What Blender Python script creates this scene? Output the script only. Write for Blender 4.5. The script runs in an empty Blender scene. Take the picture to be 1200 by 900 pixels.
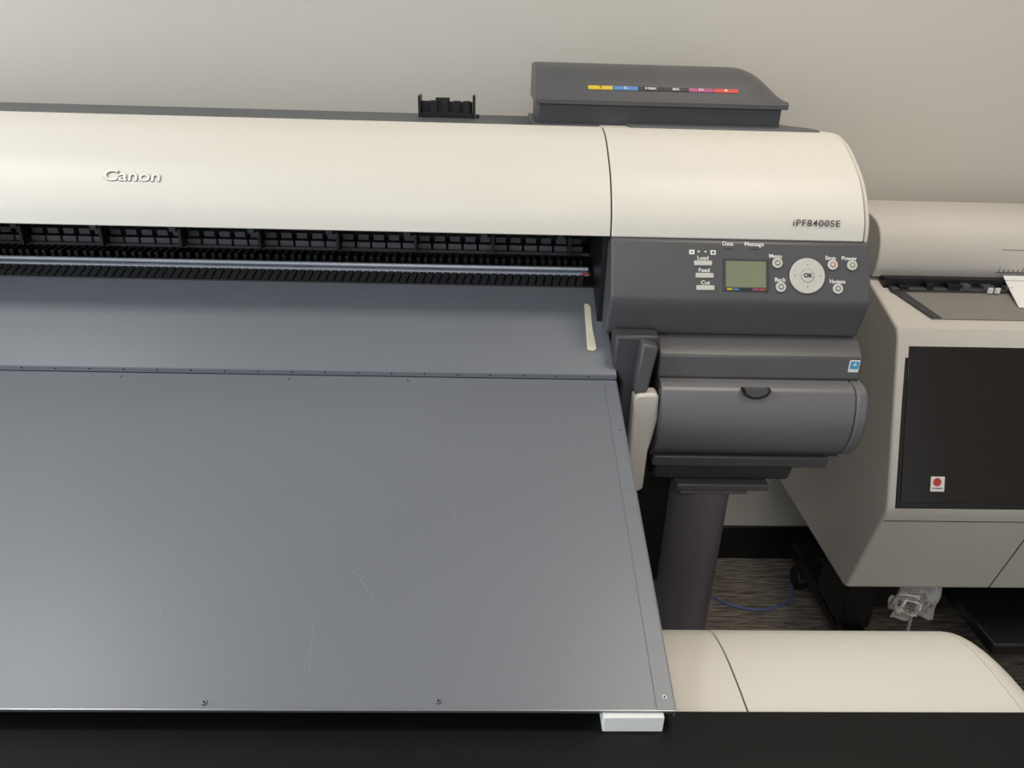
import bpy, bmesh, math, random
from mathutils import Vector, Matrix
random.seed(4)
scene=bpy.context.scene
try:
    scene.view_settings.view_transform='Standard'
except Exception: pass
COL=bpy.context.collection

def lin(c):
    r=[]
    for v in c:
        v=v/255.
        r.append(v/12.92 if v<=.04045 else ((v+.055)/1.055)**2.4)
    return (*r,1)
def mat(name,c,rough=.5,metal=0,var=.04,scale=30,bump=0,bscale=400,spec=.5,coat=0,emis=0):
    m=bpy.data.materials.new(name);m.use_nodes=True
    nt=m.node_tree;n=nt.nodes;L=nt.links;b=n['Principled BSDF']
    base=lin(c)
    tc=n.new('ShaderNodeTexCoord')
    no=n.new('ShaderNodeTexNoise');no.inputs['Scale'].default_value=scale;no.inputs['Detail'].default_value=4
    L.new(tc.outputs['Object'],no.inputs['Vector'])
    cr=n.new('ShaderNodeValToRGB')
    cr.color_ramp.elements[0].position=.3;cr.color_ramp.elements[1].position=.7
    cr.color_ramp.elements[0].color=(*[x*(1-var) for x in base[:3]],1)
    cr.color_ramp.elements[1].color=(*[min(1,x*(1+var)) for x in base[:3]],1)
    L.new(no.outputs['Fac'],cr.inputs['Fac']);L.new(cr.outputs['Color'],b.inputs['Base Color'])
    b.inputs['Roughness'].default_value=rough;b.inputs['Metallic'].default_value=metal
    b.inputs['Specular IOR Level'].default_value=spec
    b.inputs['Coat Weight'].default_value=coat
    if emis:
        b.inputs['Emission Color'].default_value=base;b.inputs['Emission Strength'].default_value=emis
    if bump:
        n2=n.new('ShaderNodeTexNoise');n2.inputs['Scale'].default_value=bscale;n2.inputs['Detail'].default_value=3
        L.new(tc.outputs['Object'],n2.inputs['Vector'])
        bp=n.new('ShaderNodeBump');bp.inputs['Strength'].default_value=bump;bp.inputs['Distance'].default_value=.001
        L.new(n2.outputs['Fac'],bp.inputs['Height']);L.new(bp.outputs['Normal'],b.inputs['Normal'])
    return m

M=dict(
 cream=mat('cream_plastic',(218,214,206),.46,var=.012,scale=6,bump=.04,bscale=900),
 cream2=mat('warm_grey_plastic',(206,202,195),.46,var=.015,scale=5,bump=.04,bscale=900),
 dark=mat('charcoal_plastic',(84,84,87),.40,var=.04,scale=12,bump=.06,bscale=1200),
 dark2=mat('charcoal_plastic_deep',(62,62,66),.45,var=.04,scale=12,bump=.05,bscale=1200),
 mid=mat('grey_tray_plastic',(104,103,106),.36,var=.03,scale=10,bump=.03,bscale=1000),
 top=mat('grey_top',(84,88,92),.5),
 black=mat('black_plastic',(16,16,18),.4,var=.1),
 blackt=mat('black_laminate',(9,9,11),.5,var=.15,scale=8,bump=.03,spec=.25),
 rib=mat('platen_grey',(72,74,78),.4),
 steel=mat('steel_rail',(190,196,206),.35,metal=.35,var=.05),
 sheet=mat('painted_sheet_metal',(114,118,126),.40,metal=.1,var=.03,scale=3,bump=.05,bscale=260),
 seam=mat('seam_dark',(22,22,24),.7),
 gloss=mat('dark_glass_panel',(30,25,23),.16,var=.03,scale=3,spec=.4),
 white=mat('white_print',(235,235,232),.5,var=.01),
 logo=mat('logo_silver',(226,226,220),.3,metal=.1,var=.02),
 logoe=mat('logo_edge',(140,142,140),.35,metal=.2,var=.02),
 btn=mat('button_silver',(200,198,192),.35,var=.02),
 lcd=mat('lcd_green',(128,132,108),.25,var=.03,scale=20),
 foam=mat('white_foam',(236,240,238),.8,var=.02,scale=200,bump=.4,bscale=600),
 tape=mat('masking_tape',(224,218,194),.7,var=.06,scale=60),
 paper=mat('paper',(240,240,238),.7,var=.01),
 blue=mat('blue_cable',(92,108,156),.5),
 wallm=mat('painted_wall',(201,197,190),.85,var=.012,scale=2,bump=.15,bscale=220),
 legm=mat('leg_metal',(120,114,122),.35,metal=.3,var=.04),
 scratch=mat('scratch_light',(146,149,155),.5,var=.1,scale=200),
 rivet=mat('rivet_metal',(140,142,146),.35,metal=.7),
 bag=mat('clear_bag',(206,206,206),.25,var=.1,scale=40),
 cable=mat('grey_cable',(168,162,156),.5),
)
def colmat(n,c): return mat(n,c,.45,var=.02)
M['yellow']=colmat('label_yellow',(214,186,40));M['cy']=colmat('label_blue',(70,130,190));M['mg']=colmat('label_magenta',(160,70,120))
M['red']=colmat('label_red',(200,62,50));M['lb']=colmat('label_black',(30,30,34));M['sky']=colmat('label_skyblue',(60,160,205))
M['redled']=colmat('button_red_mark',(190,70,50));M['grn']=colmat('button_green_mark',(70,140,60))
def carpet():
    m=bpy.data.materials.new('loop_carpet');m.use_nodes=True;nt=m.node_tree;n=nt.nodes;L=nt.links;b=n['Principled BSDF']
    tc=n.new('ShaderNodeTexCoord');mp=n.new('ShaderNodeMapping');mp.inputs['Scale'].default_value=(14,150,1)
    L.new(tc.outputs['Object'],mp.inputs[0])
    no=n.new('ShaderNodeTexNoise');no.inputs['Scale'].default_value=1;no.inputs['Detail'].default_value=3
    L.new(mp.outputs[0],no.inputs['Vector'])
    n2=n.new('ShaderNodeTexNoise');n2.inputs['Scale'].default_value=350;L.new(tc.outputs['Object'],n2.inputs['Vector'])
    mx=n.new('ShaderNodeMath');mx.operation='MULTIPLY';L.new(no.outputs['Fac'],mx.inputs[0]);L.new(n2.outputs['Fac'],mx.inputs[1])
    cr=n.new('ShaderNodeValToRGB');cr.color_ramp.elements[0].position=.15;cr.color_ramp.elements[1].position=.38
    cr.color_ramp.elements[0].color=lin((58,54,52));cr.color_ramp.elements[1].color=lin((166,156,146))
    L.new(mx.outputs[0],cr.inputs[0]);L.new(cr.outputs[0],b.inputs['Base Color']);b.inputs['Roughness'].default_value=1
    bp=n.new('ShaderNodeBump');bp.inputs['Strength'].default_value=.8;bp.inputs['Distance'].default_value=.004
    L.new(mx.outputs[0],bp.inputs['Height']);L.new(bp.outputs[0],b.inputs['Normal'])
    return m
M['carpet']=carpet()

def empty(name,loc):
    e=bpy.data.objects.new(name,None);e.location=loc;e.empty_display_size=.1;COL.objects.link(e);return e
def par(o,p):
    if p is not None:
        o.parent=p;o.matrix_parent_inverse=Matrix.Translation(-Vector(p.location))
def fin(name,bm,m,parent=None,bevel=0,seg=2,smooth=35,M4=None):
    bmesh.ops.recalc_face_normals(bm,faces=bm.faces)
    me=bpy.data.meshes.new(name);bm.to_mesh(me);bm.free()
    for f in me.polygons:f.use_smooth=True
    me.set_sharp_from_angle(angle=math.radians(smooth))
    o=bpy.data.objects.new(name,me);COL.objects.link(o)
    me.materials.append(M[m] if isinstance(m,str) else m)
    if M4 is not None:o.matrix_world=M4
    if bevel:
        b=o.modifiers.new('bevel','BEVEL');b.width=bevel;b.segments=seg;b.limit_method='ANGLE';b.angle_limit=math.radians(40)
    par(o,parent)
    return o
def box(name,x0,x1,y0,y1,z0,z1,m,parent=None,bevel=0,seg=2,M4=None):
    bm=bmesh.new();bmesh.ops.create_cube(bm,size=1)
    for v in bm.verts:
        v.co=Vector((x0+(v.co.x+.5)*(x1-x0),y0+(v.co.y+.5)*(y1-y0),z0+(v.co.z+.5)*(z1-z0)))
    return fin(name,bm,m,parent,bevel,seg,M4=M4)
def prism(name,pts,x0,x1,m,parent=None,bevel=0,seg=2,smooth=35,axis='X',M4=None):
    bm=bmesh.new();A=[];B=[]
    for a,b in pts:
        if axis=='X':A.append(bm.verts.new((x0,a,b)));B.append(bm.verts.new((x1,a,b)))
        elif axis=='Y':A.append(bm.verts.new((a,x0,b)));B.append(bm.verts.new((a,x1,b)))
        else:A.append(bm.verts.new((a,b,x0)));B.append(bm.verts.new((a,b,x1)))
    n=len(pts);bm.faces.new(A);bm.faces.new(B[::-1])
    for i in range(n):
        bm.faces.new((A[i],B[i],B[(i+1)%n],A[(i+1)%n]))
    return fin(name,bm,m,parent,bevel,seg,smooth,M4=M4)
def cyl(name,a,b,r,m,parent=None,seg=24,r2=None,bevel=0):
    a=Vector(a);b=Vector(b);d=b-a
    bm=bmesh.new();bmesh.ops.create_cone(bm,cap_ends=True,segments=seg,radius1=r,radius2=r if r2 is None else r2,depth=d.length)
    q=d.to_track_quat('Z','Y').to_matrix().to_4x4();bmesh.ops.transform(bm,matrix=Matrix.Translation((a+b)/2)@q,verts=bm.verts)
    return fin(name,bm,m,parent,bevel)
def curve(name,pts,r,m,parent=None,M4=None):
    cu=bpy.data.curves.new(name,'CURVE');cu.dimensions='3D';cu.bevel_depth=r;cu.bevel_resolution=2
    s=cu.splines.new('NURBS');s.points.add(len(pts)-1);s.use_endpoint_u=True;s.order_u=3
    for i,p in enumerate(pts):s.points[i].co=(*p,1)
    o=bpy.data.objects.new(name,cu);COL.objects.link(o);cu.materials.append(M[m])
    if M4 is not None:o.matrix_world=M4
    par(o,parent);return o
def text(name,s,size,m,M4,parent=None,ext=.0003,align='CENTER',sx=1,off=0,bev=0,sp=1):
    cu=bpy.data.curves.new(name,'FONT');cu.body=s;cu.size=size;cu.extrude=ext;cu.align_x=align;cu.align_y='CENTER';cu.offset=off;cu.bevel_depth=bev;cu.space_character=sp
    o=bpy.data.objects.new(name,cu);COL.objects.link(o);cu.materials.append(M[m])
    o.matrix_world=M4@Matrix.Diagonal((sx,1,1,1));par(o,parent);return o
def spl(pts,n=6):
    P=[Vector(p) for p in pts];out=[]
    for i in range(len(P)-1):
        p0=P[max(0,i-1)];p1=P[i];p2=P[i+1];p3=P[min(len(P)-1,i+2)]
        for k in range(n):
            t=k/n
            out.append(tuple(.5*((2*p1)+(p2-p0)*t+(2*p0-5*p1+4*p2-p3)*t*t+(3*p1-p0-3*p2+p3)*t**3)))
    out.append(tuple(P[-1]));return out

# ---------------- room ----------------
WY=1.82
box('floor',-3,3.2,-2.6,WY,-.05,0,'carpet')
box('wall_back',-3,3.2,WY,WY+.1,0,2.75,'wallm')
box('wall_left',-3.1,-3,-2.6,WY,0,2.75,'wallm')
box('wall_right',3.2,3.3,-2.6,WY,0,2.75,'wallm')
box('ceiling',-3,3.2,-2.6,WY,2.75,2.85,mat('ceiling_tile',(225,222,215),.9,bump=.3,bscale=80))
box('baseboard_back',-3,3.2,WY-.012,WY,0,.115,'black',bevel=.003)
box('baseboard_right',3.188,3.2,-2.6,WY-.012,0,.115,'black',bevel=.003)
box('baseboard_left',-3,-2.988,-2.6,WY-.012,0,.115,'black',bevel=.003)

# ---------------- main printer ----------------
PR=empty('large_format_printer',(-.3,1.4,0))
XL=-1.42;XS=.195;XR=.626
cov=spl([(1.200,1.130),(1.211,1.166),(1.249,1.214),(1.300,1.248),(1.345,1.270),(1.390,1.281)],6)
covp=cov+[(1.40,1.281),(1.40,1.262),(1.36,1.25),(1.30,1.225),(1.26,1.19),(1.235,1.15),(1.235,1.130)]
prism('main_cover',covp,XL+.37,XS-.0012,'cream',PR,bevel=.0015,smooth=30)
cov2=cov+[(1.40,1.281),(1.66,1.268),(1.66,1.12),(1.215,1.12),(1.206,1.128)]
prism('right_cover',cov2,XS+.0012,XR-.010,'cream',PR,bevel=.002,smooth=30)
cov3=[(y+(.003 if i<len(cov)+3 else 0),z-.002) for i,(y,z) in enumerate(cov2)]
prism('right_end_cap',cov3,XR-.0085,XR,'cream',PR,bevel=.004,smooth=30)
prism('seam_line',[(y+.004,z-.003) for y,z in cov2],XS-.004,XR-.004,'seam',PR)
prism('left_cover',cov2,XL,XL+.368,'cream',PR,bevel=.003,smooth=30)
box('back_top',XL+.02,XR-.02,1.395,1.67,1.235,1.272,'top',PR,bevel=.004)
prism('right_top_edge',[(1.392,1.279),(1.40,1.2845),(1.45,1.283),(1.66,1.270),(1.66,1.262),(1.392,1.262)],XS+.05,XR-.035,'top',PR,bevel=.001)
box('back_housing',XL+.02,XR-.02,1.46,1.66,.80,1.24,'dark2',PR,bevel=.004)
def frame(origin,xdir,ydir):
    x=Vector(xdir).normalized();y=Vector(ydir).normalized();z=x.cross(y)
    m=Matrix((x,y,z)).transposed().to_4x4();m.translation=Vector(origin);return m
d=Vector((0,.035,.046))
text('brand_logo_edge','Canon',.0265,'logoe',frame((-.582,1.2372,1.2020),(1,0,0),d),PR,ext=.0006,sx=1.30,off=.0011)
text('brand_logo','Canon',.0265,'logo',frame((-.582,1.2360,1.2029),(1,0,0),d),PR,ext=.0006,sx=1.30,off=.0002)
text('model_label','iPF8400SE',.0148,'rib',frame((.534,1.2050,1.158),(1,0,0),(0,.011,.036)),PR,ext=.0003,sx=1.12,off=.0001,sp=1.16)

# interior of the print zone
IX0=XL+.37;IX1=.188
box('interior_back',IX0,IX1,1.44,1.47,.95,1.26,'black',PR)
prism('carriage_shroud',[(1.25,1.13),(1.44,1.12),(1.44,1.17),(1.25,1.15)],IX0,IX1,'black',PR)
box('interior_side',.186,.2,1.22,1.46,.92,1.17,'black',PR)
prism('platen',[(1.30,1.0),(1.44,1.035),(1.44,1.06),(1.40,1.045),(1.335,1.028),(1.30,1.012)],IX0,IX1,'dark2',PR)
def many(name,items,m,parent,bev=0):
    bm=bmesh.new()
    for (x0,x1,y0,y1,z0,z1,sk) in items:
        r=bmesh.ops.create_cube(bm,size=1)
        for v in r['verts']:
            zz=v.co.z+.5
            v.co=Vector((x0+(v.co.x+.5)*(x1-x0)+sk*zz,y0+(v.co.y+.5)*(y1-y0),z0+zz*(z1-z0)))
    return fin(name,bm,m,parent,bev)
it=[];it2=[];it3=[];it4=[];it5=[]
x=IX0+.01;k=0
while x<IX1-.03:
    it.append((x,x+.025,1.395,1.405,1.050,1.062,0))
    it3.append((x+.003,x+.022,1.398,1.41,1.066,1.076,0))
    if k%5==0: it4.append((x+.024,x+.029,1.37,1.40,1.05,1.085,0));it5.append((x+.004,x+.016,1.38,1.39,1.078,1.092,0))
    it2.append((x+.002,x+.008,1.345,1.40,1.035,1.048,0));it2.append((x+.015,x+.021,1.345,1.40,1.035,1.048,0))
    x+=.029;k+=1
many('pinch_roller_blocks',it,'mid',PR,.001);many('platen_ribs',it2,'black',PR);many('roller_upper_blocks',it3,'rib',PR);many('roller_arms',it4,'black',PR);many('roller_clips',it5,'dark2',PR)  # second row of small grey blocks sits above the pinch roller blocks
box('guide_bar',IX0,IX1,1.385,1.395,1.046,1.052,'dark',PR)
box('upper_guide_bar',IX0,IX1,1.40,1.41,1.090,1.093,'dark2',PR)
cyl('steel_rail',(IX0,1.326,1.038),(IX1-.01,1.326,1.038),.0036,'steel',PR)
box('silver_strip',IX0,IX1-.01,1.314,1.332,1.028,1.033,'steel',PR)
prism('exit_guide',[(1.288,1.000),(1.318,1.000),(1.320,1.026),(1.312,1.028),(1.290,1.016)],IX0,IX1-.004,'black',PR)
bm=bmesh.new();x=IX0
while x<IX1-.025:
    vs=[(x,1.2905,1.0172),(x+.011,1.2905,1.0172),(x+.017,1.3115,1.0295),(x+.006,1.3115,1.0295)]
    lo=[bm.verts.new(v) for v in vs];hi=[bm.verts.new((v[0],v[1]-.0006,v[2]+.0012)) for v in vs]
    bm.faces.new(hi)
    for i in range(4):bm.faces.new((lo[i],lo[(i+1)%4],hi[(i+1)%4],hi[i]))
    x+=.0145
fin('exit_guide_teeth',bm,mat('teeth_black',(48,48,50),.4),PR)
box('clip_red',.165,.178,1.30,1.304,1.034,1.037,'redled',PR)
prism('main_body',[(1.33,.985),(1.30,.97),(1.32,.74),(1.62,.72),(1.62,1.0),(1.42,1.0)],IX0-.02,.2,'dark2',PR,bevel=.004)
prism('left_end_unit',[(1.20,1.12),(1.16,1.05),(1.165,.97),(1.12,.91),(1.12,.75),(1.6,.72),(1.62,1.12)],XL+.01,XL+.36,'dark',PR,bevel=.01,seg=3)

# control panel
pp=[(1.197,1.1285),(1.192,1.1285),(1.150,1.048),(1.148,1.040),(1.152,1.025),(1.168,.976),(1.176,.970),(1.45,.970),(1.45,1.1285)]
prism('control_panel_housing',pp,XS,XR-.001,'dark',PR,bevel=.004,seg=3)
pt=Vector((.195,1.192,1.1285));pb=Vector((.195,1.150,1.048));dn=(pb-pt);Lp=dn.length
FP=frame((0,pt.y,pt.z),(1,0,0),-dn)
def PX(px):return .381+(px-850)*.001413
def PYv(py):return -(py-281)/76*Lp
def pbox(name,px0,px1,py0,py1,h,m,bev=.0006):
    return box(name,PX(px0),PX(px1),PYv(py1),PYv(py0),-.002,h,m,PR,bevel=bev,M4=FP)
def pcyl(name,px,py,r,h,m,h0=-.001,bev=.0006):
    bm=bmesh.new();bmesh.ops.create_cone(bm,cap_ends=True,segments=40,radius1=r,radius2=r,depth=h-h0)
    bmesh.ops.translate(bm,verts=bm.verts,vec=(PX(px),PYv(py),(h+h0)/2))
    return fin(name,bm,m,PR,bev,M4=FP)
pbox('lcd_bezel',848,902,305,350,.0018,'dark2');pbox('lcd_screen',851.5,898.5,308.5,344.5,.0021,'lcd',0)
for i,c in enumerate(['yellow','cy','lb','lb','mg','red']):
    pbox('lcd_color_tab_%d'%(i+1),853+i*7.6,859+i*7.6,346.2,348.4,.0022,c,0)
pcyl('dial_ring',947,327,.0306,.0012,'dark2');pcyl('dial',947,327,.0294,.0032,'btn',bev=.0012);pcyl('dial_groove',947,327,.0113,.0034,'seam');pcyl('dial_ok',947,327,.0105,.0042,'btn')
text('ok_text','OK',.0095,'lb',FP@Matrix.Translation((PX(947),PYv(327),.0044)),PR,sx=1,off=.0003)
for a,(ox,oy) in enumerate([(0,-15),(0,15),(-15,0),(15,0)]):
    pcyl('dial_dot_%d'%(a+1),947+ox,327+oy,.0012,.0034,'rib')
for nm,px,py,c in [('menu',912,310,'rib'),('stop',977,311,'redled'),('power',1000,311,'grn'),('back',916,343,'rib'),('navigate',983,344,'rib')]:
    pcyl(nm+'_button_rim',px,py,.0094,.001,'dark2');pcyl(nm+'_button',px,py,.0085,.003,'btn')
    pcyl(nm+'_icon_ring',px,py,.0047,.0032,c);pcyl(nm+'_icon_core',px,py,.0032,.0034,'btn')
for nm,px,py in [('load',825,312),('feed',827,329),('cut',828,346)]:
    pbox(nm+'_button',px-10.5,px+10.5,py-3.2,py+3.6,.0028,'btn',.0012)
for s,px,py in [('Data',854,284.5),('Message',885,284.5),('Load',825,305),('Feed',826.5,322),('Cut',828,339),('Menu',910,300.5),('Stop',975,301.5),('Power',997,301.5),('Back',915.5,333),('Navigate',983,334)]:
    text('label_'+s.lower(),s,.0092,'white',FP@Matrix.Translation((PX(px),PYv(py),.0003)),PR,off=.0001,sx=1.05 if s!='Navigate' else .82)
pbox('led_data',849,859,290,292,.001,'rib');pbox('led_message',880,890,290,292,.001,'rib')
pbox('icon_roll',809,815,294,300,.0006,'white',0);pbox('icon_roll_core',811,813,296,298,.0009,'dark',0);pbox('icon_sheet',834,840,294,300,.0006,'white',0);pbox('icon_sheet_core',835.5,838.5,295.5,298.5,.0009,'dark',0)
pbox('icon_dot_1',819,821,295,297,.0005,'white',0);pbox('icon_dot_2',827,829,295,297,.0005,'white',0)

# lower front (below the panel)
prism('front_box',[(1.155,.972),(1.126,.952),(1.122,.914),(1.135,.905),(1.60,.905),(1.60,.972)],.281,.624,'dark',PR,bevel=.003)
prism('tray_backing',[(1.125,.91),(1.13,.76),(1.60,.75),(1.60,.91)],.285,.622,'dark2',PR)
tr=spl([(1.108,.9115),(1.092,.903),(1.081,.882),(1.0755,.850),(1.080,.815),(1.098,.786),(1.129,.768)],5)
prism('roll_cover',tr+[(1.16,.766),(1.16,.9115)],.283,.606,'mid',PR,bevel=.0015)
prism('roll_cover_end',[(y-.001,z) for y,z in tr]+[(1.30,.766),(1.30,.9115)],.6075,.628,'mid',PR,bevel=.005,seg=3)
for nm,ra,rb,m_,yy,zz in (('finger_notch',.0235,.0165,'black',1.0825,.9105),('finger_notch_inner',.019,.0125,'dark',1.0815,.911)):
    bm=bmesh.new();vs=[bm.verts.new((.437+ra*math.cos(a),0,-rb*math.sin(a))) for a in [math.pi*i/20 for i in range(21)]]
    bm.faces.new(vs);r=bmesh.ops.extrude_face_region(bm,geom=bm.faces[:]);bmesh.ops.translate(bm,verts=[v for v in r['geom'] if isinstance(v,bmesh.types.BMVert)],vec=(0,.012,0))
    fin(nm,bm,m_,PR,M4=Matrix.Translation((0,yy,zz)))
prism('lower_step',[(1.12,.762),(1.125,.738),(1.60,.73),(1.60,.765)],.29,.605,'dark',PR,bevel=.004)
prism('base_plate',[(1.13,.74),(1.145,.700),(1.58,.695),(1.58,.74)],.30,.55,'dark2',PR,bevel=.006)
box('energy_label',.601,.618,1.1225,1.1245,.928,.949,'white',PR);box('energy_label_blue',.6025,.6165,1.122,1.1232,.934,.9475,'sky',PR);text('energy_star_mark','*',.016,'white',frame((.6095,1.1218,.9385),(1,0,0),(0,0,1)),PR)
prism('support_bracket',[(.205,.985),(.278,.985),(.278,.955),(.262,.945),(.258,.90),(.25,.86),(.245,.69),(.222,.69),(.216,.80),(.222,.90),(.205,.93)],1.125,1.32,'dark2',PR,bevel=.005,axis='Y')
prism('bracket_arm',[(.245,.982),(.272,.975),(.266,.93),(.262,.895),(.240,.89),(.243,.94)],1.10,1.13,'dark',PR,bevel=.004,axis='Y')
prism('release_lever',[(.240,.885),(.245,.893),(.276,.895),(.281,.889),(.283,.845),(.278,.81),(.273,.785),(.272,.710),(.266,.703),(.245,.703),(.240,.71)],1.095,1.125,'cream2',PR,bevel=.005,seg=3,axis='Y')
box('inner_column',.205,.30,1.17,1.45,.70,.985,'black',PR)
# ink compartment lid
bm=bmesh.new();cols=[]
XA=.452;XE=.545
xs=[.076+i*(XA-.076)/10 for i in range(11)]+[XA+(XE-XA)*math.sin(t*math.pi/2/14) for t in range(1,15)]
for x in xs:
    if x<=XA+1e-6:k=1
    else:
        u=(x-XA)/(XE-XA);k=max(0,1-u**2.1)
    zr=1.3275+.0545*k
    dz=zr-1.3275
    prof=[(1.446,1.314),(1.445,1.3225),(1.452,1.3275),(1.475,1.3275+dz*.45),(1.498,1.3275+dz*.80),(1.518,1.3275+dz*.96),(1.54,zr),(1.66,zr-.006*k),(1.664,1.314)]
    cols.append([bm.verts.new((x,a,b)) for a,b in prof])
for a,b in zip(cols[:-1],cols[1:]):
    for i in range(len(a)-1):bm.faces.new((a[i],a[i+1],b[i+1],b[i]))
    bm.faces.new((a[-1],a[0],b[0],b[-1]))
bm.faces.new(cols[0]);bm.faces.new(cols[-1][::-1])
fin('ink_lid',bm,'dark',PR,bevel=.0012,smooth=32)
box('ink_compartment',.082,.535,1.452,1.655,1.268,1.3145,'dark2',PR,bevel=.002)
box('ink_compartment_base',.072,.540,1.448,1.66,1.262,1.279,'dark',PR,bevel=.002)
FI=frame((0,1.452,1.3275),(1,0,0),(0,.023,.0245))
lx=[('yellow','Y'),('cy','C'),('lb','MBK'),('lb','BK'),('mg','M'),('red','R')]
for i,(c,s) in enumerate(lx):
    x0=.173+i*.0468
    box('ink_label_%d'%(i+1),x0,x0+.0456,.0165,.0245,0,.0012,c,PR,M4=FI)
    text('ink_label_text_%d'%(i+1),s,.0075,'lb' if c=='yellow' else 'white',FI@Matrix.Translation((x0+.023,.0207,.0014)),PR,sx=1.5)
# stand
for lxx,nm in ((.407,'right'),(-1.05,'left')):
    bm=bmesh.new();bmesh.ops.create_cone(bm,cap_ends=True,segments=40,radius1=.06,radius2=.06,depth=.64)
    for v in bm.verts:v.co.y*=1.35
    bmesh.ops.translate(bm,verts=bm.verts,vec=(lxx,1.22,.37));fin(nm+'_leg',bm,'legm',PR)
    box(nm+'_leg_flange',lxx-.065,lxx+.105,1.13,1.36,.684,.698,'dark',PR,bevel=.003)
    box(nm+'_leg_bolt_plate',lxx-.055,lxx+.07,1.138,1.34,.672,.685,'legm',PR,bevel=.002)
    prism(nm+'_foot',[(.93,.05),(.93,.08),(1.15,.11),(1.35,.11),(1.6,.08),(1.6,.05)],lxx-.05,lxx+.05,'legm',PR,bevel=.008)
    for yy in (.98,1.55):
        for s in (-.025,.025):cyl(nm+'_caster_%d_%d'%(yy*100,s*1000),(lxx+s-.01,yy,.028),(lxx+s+.01,yy,.028),.028,'black',PR)
box('stand_crossbar',-1.0,.36,1.24,1.30,.50,.60,'legm',PR,bevel=.005)
box('stand_crossbar_bracket',.30,.36,1.20,1.3,.42,.68,'black',PR,bevel=.004)

# black bracket on top
BK=empty('spare_roll_bracket',(-.095,1.6,1.272))
box('bracket_base',-.150,-.042,1.585,1.615,1.272,1.282,'black',BK,bevel=.001)
box('bracket_bar',-.148,-.044,1.597,1.609,1.279,1.302,'black',BK,bevel=.002)
box('bracket_post_l',-.152,-.147,1.58,1.62,1.272,1.313,'black',BK);box('bracket_post_r',-.043,-.038,1.58,1.62,1.272,1.315,'black',BK)
for i,x in enumerate((-.128,-.106,-.082,-.062)):
    box('bracket_tab_%d'%(i+1),x,x+.014,1.588,1.60,1.278,1.304,'seam' if i%2 else 'black',BK,bevel=.001)
box('bracket_tip',-.118,-.09,1.595,1.605,1.30,1.309,'black',BK,bevel=.001)
box('bracket_hook',-.036,-.030,1.59,1.60,1.272,1.279,'black',BK)

# ---------------- sheet metal ramp ----------------
RP=empty('sheet_metal_ramp',(-.4,.85,.757))
XB=.210;XBL=-1.0
prism('upper_plate',[(1.291,1.014),(1.118,.9185),(1.1175,.9165),(1.291,1.0120)],XBL,XB,'sheet',RP)
prism('upper_plate_lip',[(1.118,.9185),(1.1185,.9095),(1.1200,.9095),(1.1195,.9185)],XBL,XB+.001,'sheet',RP)
prism('hinge_shadow_strip',[(1.119,.911),(1.13,.913),(1.13,.905),(1.119,.905)],XBL,XB-.001,'seam',RP)  # solid dark strip standing in for the thin shadow along the hinge line
a=Vector((1.120,.908));b=Vector((.582,.7545))
tdir=(b-a).normalized();nn=Vector((tdir.y,-tdir.x)); nn=nn if nn.y>0 else -nn
prism('lower_plate',[tuple(a),tuple(b),tuple(b-nn*.0018),tuple(a-nn*.0018)],XBL,XB,'sheet',RP)
Lb=(b-a).length
FB=frame((0,a.x,a.y),(1,0,0),(0,-tdir.x,-tdir.y))
box('side_flange',XB-.0205,XB+.001,-Lb,-.004,0,.0016,'sheet',RP,bevel=.0005,M4=FB)
box('side_skirt',XB-.0005,XB+.001,-Lb,-.004,-.014,.0016,'sheet',RP,M4=FB)
box('front_lip',XBL,XB+.001,-Lb-.0012,-Lb+.0008,-.004,.0012,'rivet',RP,bevel=.0003,M4=FB)
bm=bmesh.new();x=-.98
while x<.2:
    m4=Matrix.Translation((x,1.1181,.914))@Matrix.Rotation(math.pi/2,4,'X')
    bmesh.ops.create_cone(bm,cap_ends=True,segments=10,radius1=.0014,radius2=.0014,depth=.0012,matrix=m4);x+=.0545
fin('hinge_holes',bm,'seam',RP)
bm=bmesh.new()
def riv(x,s,r=.004):
    for rr,h in ((r,.0012),(r*.55,.002)):
        bmesh.ops.create_cone(bm,cap_ends=True,segments=16,radius1=rr,radius2=rr*.7,depth=h*2,matrix=Matrix.Translation((x,-s,.001)))
for x in(-.60,-.33,-.135,.195):riv(x,.012,.0022)
for x,s in((.202,.24),(.200,.545),(-.051,.55),(-.305,.552),(.202,.12)):
    riv(x,s,.0036)
fin('rivets',bm,'rivet',RP,M4=FB)
for i,(x,s) in enumerate(((.200,.545),(-.051,.55),(-.305,.552))):
    bm=bmesh.new();bmesh.ops.create_cone(bm,cap_ends=True,segments=10,radius1=.0011,radius2=.0011,depth=.0056,matrix=Matrix.Translation((x,-s,.001)));fin('rivet_socket_%d'%(i+1),bm,'seam',RP,M4=FB)
sc=[((-.125,.02),(-.105,.06)),((-.62,.045),(-.64,.12)),((-.205,.46),(-.198,.52)),((.10,.48),(.13,.53)),((-.4,.42),(-.37,.47)),((-.14,.01),(-.132,.03)),((-.17,.38),(-.14,.42)),((-.05,.28),(-.045,.30)),((.02,.20),(.05,.215))]
for i,(p,q) in enumerate(sc):
    mid=((p[0]+q[0])/2+random.uniform(-.004,.004),-(p[1]+q[1])/2,.0)
    curve('scratch_%d'%(i+1),[(p[0],-p[1],0),mid,(q[0],-q[1],0)],.00022,'scratch',RP,M4=FB)
FU=frame((0,1.118,.9185),(1,0,0),(0,.173,.0955))
bm=bmesh.new();vs=[bm.verts.new(p) for p in((.165,.052,.0006),(.166,.155,.0006),(.172,.157,.0007),(.177,.150,.0006),(.177,.100,.0006),(.181,.054,.0006),(.175,.049,.0006))]
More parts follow.
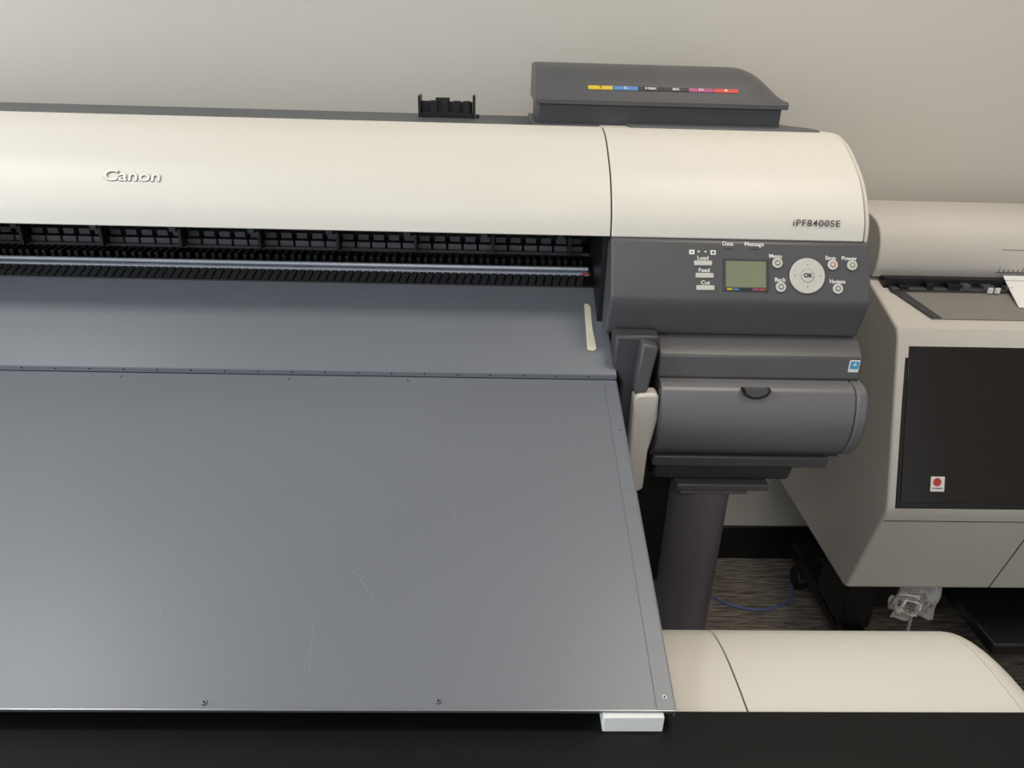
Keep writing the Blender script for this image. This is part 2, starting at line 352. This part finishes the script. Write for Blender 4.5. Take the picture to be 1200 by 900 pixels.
bm.faces.new(vs);r=bmesh.ops.extrude_face_region(bm,geom=bm.faces[:]);bmesh.ops.translate(bm,verts=[v for v in r['geom'] if isinstance(v,bmesh.types.BMVert)],vec=(0,0,.0006))
fin('masking_tape_strip',bm,'tape',RP,M4=FU)
FO=empty('foam_block',(.163,.59,.73))
box('foam',.130,.197,.575,.605,.73,.752,'foam',FO,bevel=.001)

# ---------------- near printer (seen from its back) ----------------
NP=empty('large_format_printer.001',(-.3,.35,0))
NR=.660
box('rear_housing',-1.25,NR-.004,.06,.604,.50,.73,'blackt',NP,bevel=.003)
nc=spl([(.606,.7235),(.655,.7235),(.700,.720),(.738,.711),(.764,.698),(.787,.675),(.800,.645),(.803,.60)],5)
ncp=nc+[(.795,.59),(.606,.59)]
prism('rear_cover_main',[p for p in ncp],-1.25,.3035,'cream',NP,bevel=.0015)
prism('rear_cover_right',ncp,.3052,NR-.03,'cream',NP,bevel=.0015)
bm=bmesh.new();rings=[]
for i in range(9):
    an=i/8*math.pi/2;x=NR-.03+.034*math.sin(an);k=1-(1-math.cos(an))*.28
    rings.append([bm.verts.new((x,.606+(y-.606)*k,.59+(z-.59)*(1-(1-math.cos(an))*.16))) for y,z in ncp])
for r0,r1 in zip(rings[:-1],rings[1:]):
    n=len(r0)
    for i in range(n):bm.faces.new((r0[i],r0[(i+1)%n],r1[(i+1)%n],r1[i]))
bm.faces.new(rings[0][::-1]);bm.faces.new(rings[-1])
fin('rear_cover_end',bm,'cream',NP,smooth=50)
prism('cover_seam',[(y-.002,z-.002) for y,z in ncp],.302,.307,'seam',NP)
box('lower_body',-1.22,NR-.03,.15,.76,.42,.59,'dark2',NP,bevel=.01)
for lxx,nm in ((.40,'right'),(-1.0,'left')):
    box(nm+'_leg',lxx-.05,lxx+.05,.36,.50,.08,.43,'legm',NP,bevel=.01)
    box(nm+'_foot',lxx-.04,lxx+.04,.12,.80,.05,.09,'legm',NP,bevel=.01)
    for yy in (.16,.75):
        cyl(nm+'_caster_%d'%(yy*100),(lxx-.02,yy,.028),(lxx+.02,yy,.028),.028,'black',NP)

# ---------------- second wide printer at the right ----------------
P2=empty('wide_format_printer',(1.5,1.5,0))
X0=.80;X1=2.45
body=[(1.745,.34),(1.300,.328),(1.286,.334),(1.228,.555),(1.222,.575),(1.222,.592),(1.338,.905),(1.350,.925),(1.470,.968),(1.52,.985),(1.745,.985)]
prism('body',body,X0,X1,'cream2',P2,bevel=.006,seg=3)
hc=[(1.495,.985),(1.487,1.01),(1.488,1.045),(1.500,1.075),(1.522,1.094),(1.555,1.104),(1.60,1.107),(1.74,1.10),(1.745,1.09),(1.745,.985)]
prism('head_cover',spl(hc[:7],4)+hc[7:],X0+.002,X1-.002,'cream2',P2,bevel=.003,smooth=30)
pA=Vector((1.340,.893));pB=Vector((1.226,.592));e=(pA-pB);LpB=e.length
FG=frame((0,pB.x-.002,pB.y),(1,0,0),(0,e.x,e.y))
box('front_window_frame',X0+.015,X1-.02,-.004,LpB+.006,-.004,.004,'black',P2,bevel=.002,M4=FG)
box('front_window',X0+.023,X1-.03,.008,LpB-.001,.002,.0055,'gloss',P2,bevel=.001,M4=FG)
box('warranty_sticker',.882,.910,.032,.062,.004,.0062,'white',P2,M4=FG)
bm=bmesh.new();bmesh.ops.create_circle(bm,cap_ends=True,segments=20,radius=.0085,matrix=Matrix.Translation((.895,.051,.0066)));fin('sticker_emblem',bm,'red',P2,M4=FG)
text('sticker_text','MAXIMUM',.0045,'lb',FG@Matrix.Translation((.896,.038,.0064)),P2)
fA=Vector((1.228,.555));fB=Vector((1.286,.334));e2=fA-fB
FF=frame((0,fB.x,fB.y),(1,0,0),(0,e2.x,e2.y))
box('facet_seam_h',X0+.004,X1-.01,e2.length-.0025,e2.length-.001,-.001,.0008,'seam',P2,M4=FF)
box('facet_seam_v',1.122,1.124,.0,e2.length-.002,-.001,.0008,'seam',P2,M4=FF)
FT=frame((0,1.350,.925),(1,0,0),(0,.12,.043))
for nm,pl,m_,h in (('output_deck',((.885,.028,0),(X1-.03,.028,0),(X1-.03,.125,0),(.832,.125,0)),mat('deck_grey',(136,133,127),.45),.003),('output_deck_edge',((.880,.028,.003),(.900,.028,.003),(.850,.125,.003),(.826,.125,.003)),'dark2',.0015)):
    bm=bmesh.new();vs=[bm.verts.new(p) for p in pl]
    bm.faces.new(vs);r=bmesh.ops.extrude_face_region(bm,geom=bm.faces[:]);bmesh.ops.translate(bm,verts=[v for v in r['geom'] if isinstance(v,bmesh.types.BMVert)],vec=(0,0,h))
    fin(nm,bm,m_,P2,M4=FT)
box('output_slot',X0+.02,X1-.03,1.472,1.497,.962,.990,'black',P2)
box('output_slot_lip',X0+.03,X1-.04,1.455,1.475,.962,.974,'dark2',P2,bevel=.002)
for i in range(12):
    x=X0+.05+i*.045+random.uniform(-.01,.01)
    box('slot_part_%d'%(i+1),x,x+random.uniform(.01,.03),1.455,1.475,.97,.978+random.uniform(0,.006),random.choice(['black','dark','rib']),P2,bevel=.001)
box('slot_white_mark_1',1.030,1.040,1.450,1.4545,.968,.979,'white',P2);box('slot_white_mark_2',1.045,1.055,1.450,1.4545,.968,.979,'white',P2)
prism('loaded_paper',[(1.41,.9515),(1.41,.9525),(1.462,.983),(1.484,.997),(1.484,.996),(1.462,.981)],1.075,1.75,'paper',P2)
for i in range(14):
    x=1.065+i*.010;h=.010 if i%5==0 else .006
    box('ruler_tick_%d'%(i+1),x,x+.0008,1.4862,1.49,1.004,1.004+h,'rib',P2)
box('ruler_line',1.06,1.5,1.4862,1.49,1.002,1.003,'rib',P2)
box('ruler_line_upper',1.06,1.5,1.4885,1.495,1.050,1.0507,'rib',P2)
for lxx,nm in ((.92,'near'),(2.3,'far')):
    box(nm+'_stand_leg',lxx-.03,lxx+.05,1.42,1.56,.09,.335,'black',P2,bevel=.004)
    box(nm+'_stand_foot',lxx-.03,lxx+.03,1.10,1.75,.065,.105,'black',P2,bevel=.005)
    for yy in (1.14,1.68):
        for s in(-.022,.022):cyl(nm+'_caster_%d_%d'%(yy*100,s*1000),(lxx+s-.012,yy,.034),(lxx+s+.012,yy,.034),.034,'black',P2,bevel=.004)
        cyl(nm+'_caster_stem_%d'%(yy*100),(lxx,yy,.03),(lxx,yy,.08),.012,'black',P2)
box('stand_crossbar',.95,2.3,1.46,1.52,.12,.26,'black',P2,bevel=.004)
box('stand_shelf',1.11,2.3,1.20,1.6,.22,.25,'black',P2,bevel=.004)
# cable bundle in a clear sleeve hanging under the body
CB=empty('cable_bundle',(1.0,1.34,.0))
for i in range(9):
    cx=.990+random.uniform(-.022,.03);cy=1.325+random.uniform(-.012,.012);rr=random.uniform(.022,.032);ph=random.uniform(0,6)
    pts=[(cx+rr*math.cos(ph+a*.7),cy+.010*math.sin(a*1.9+i),.255+rr*math.sin(ph+a*.7)*.9-(.001*a)) for a in range(12)]
    curve('cable_loop_%d'%(i+1),pts,.0032,'cable' if i%3 else 'white',CB)
curve('cable_drop',[(1.0,1.33,.24),(1.01,1.33,.1),(1.03,1.34,.02),(1.06,1.36,.006)],.004,'cable',CB)
bm=bmesh.new();bmesh.ops.create_grid(bm,x_segments=20,y_segments=20,size=.5)
for v in bm.verts:
    x,y=v.co.x,v.co.y
    v.co=Vector((1.025+x*.11,1.358+.004*math.sin(x*15)+.003*math.sin(y*11+x*9),.245+y*.13+.005*math.sin(x*9)))
fin('plastic_sleeve',bm,'bag',CB,smooth=180)
NC=curve('network_cable',[(.90,1.74,.005),(.88,1.64,.005),(.82,1.59,.005),(.74,1.575,.005),(.67,1.60,.005),(.62,1.66,.005),(.56,1.62,.005),(.50,1.72,.005)],.0035,'blue')

# ---------------- lights ----------------
def troffer(i,x,y,w,d,energy,col):
    T=empty('ceiling_light' if i==0 else 'ceiling_light.%03d'%i,(x,y,2.75))
    box('light_frame',x-w/2-.03,x+w/2+.03,y-d/2-.03,y+d/2+.03,2.725,2.75,'white',T)
    me=colmat('diffuser_%d'%i,(255,250,240));b=me.node_tree.nodes['Principled BSDF'];b.inputs['Emission Color'].default_value=(1,.93,.82,1);b.inputs['Emission Strength'].default_value=2
    box('light_diffuser',x-w/2,x+w/2,y-d/2,y+d/2,2.718,2.726,me,T)
    l=bpy.data.lights.new('troffer_lamp','AREA');l.shape='RECTANGLE';l.size=w;l.size_y=d;l.energy=energy;l.color=col
    o=bpy.data.objects.new('troffer_lamp',l);o.location=(x,y,2.71);COL.objects.link(o);par(o,T)
troffer(0,.85,.90,.7,.30,14,(1,.89,.75))
troffer(1,-1.6,.90,.7,.30,13,(1,.97,.92))
troffer(2,-.3,-1.2,1.2,.6,21,(1,.96,.90))
box('window_1',-2.995,-2.97,-1.6,.9,.9,2.3,mat('window_glow',(225,238,255),.4,emis=1.1))
l=bpy.data.lights.new('window_daylight','AREA');l.shape='RECTANGLE';l.size=2.4;l.size_y=1.4;l.energy=42;l.color=(.80,.93,1)
o=bpy.data.objects.new('window_daylight',l);o.location=(-2.95,-.35,1.6);o.rotation_euler=(0,math.radians(-90),0);COL.objects.link(o)
w=bpy.data.worlds.new('room_ambient');scene.world=w;w.use_nodes=True
w.node_tree.nodes['Background'].inputs[0].default_value=(.96,.975,1,1);w.node_tree.nodes['Background'].inputs[1].default_value=.72

# ---------------- camera ----------------
p=math.radians(25);ps=math.radians(1.9);ro=math.radians(1.7)
F=Vector((math.sin(ps)*math.cos(p),math.cos(ps)*math.cos(p),-math.sin(p)))
R0=Vector((math.cos(ps),-math.sin(ps),0));U0=R0.cross(F)
R=math.cos(ro)*R0+math.sin(ro)*U0;U=math.cos(ro)*U0-math.sin(ro)*R0
ca=bpy.data.cameras.new('camera');co=bpy.data.objects.new('camera',ca);COL.objects.link(co)
m=Matrix((R,U,-F)).transposed().to_4x4();m.translation=Vector((0,0,1.42));co.matrix_world=m
ca.sensor_width=36;ca.lens=36*867/1200;ca.clip_start=.02
scene.camera=co
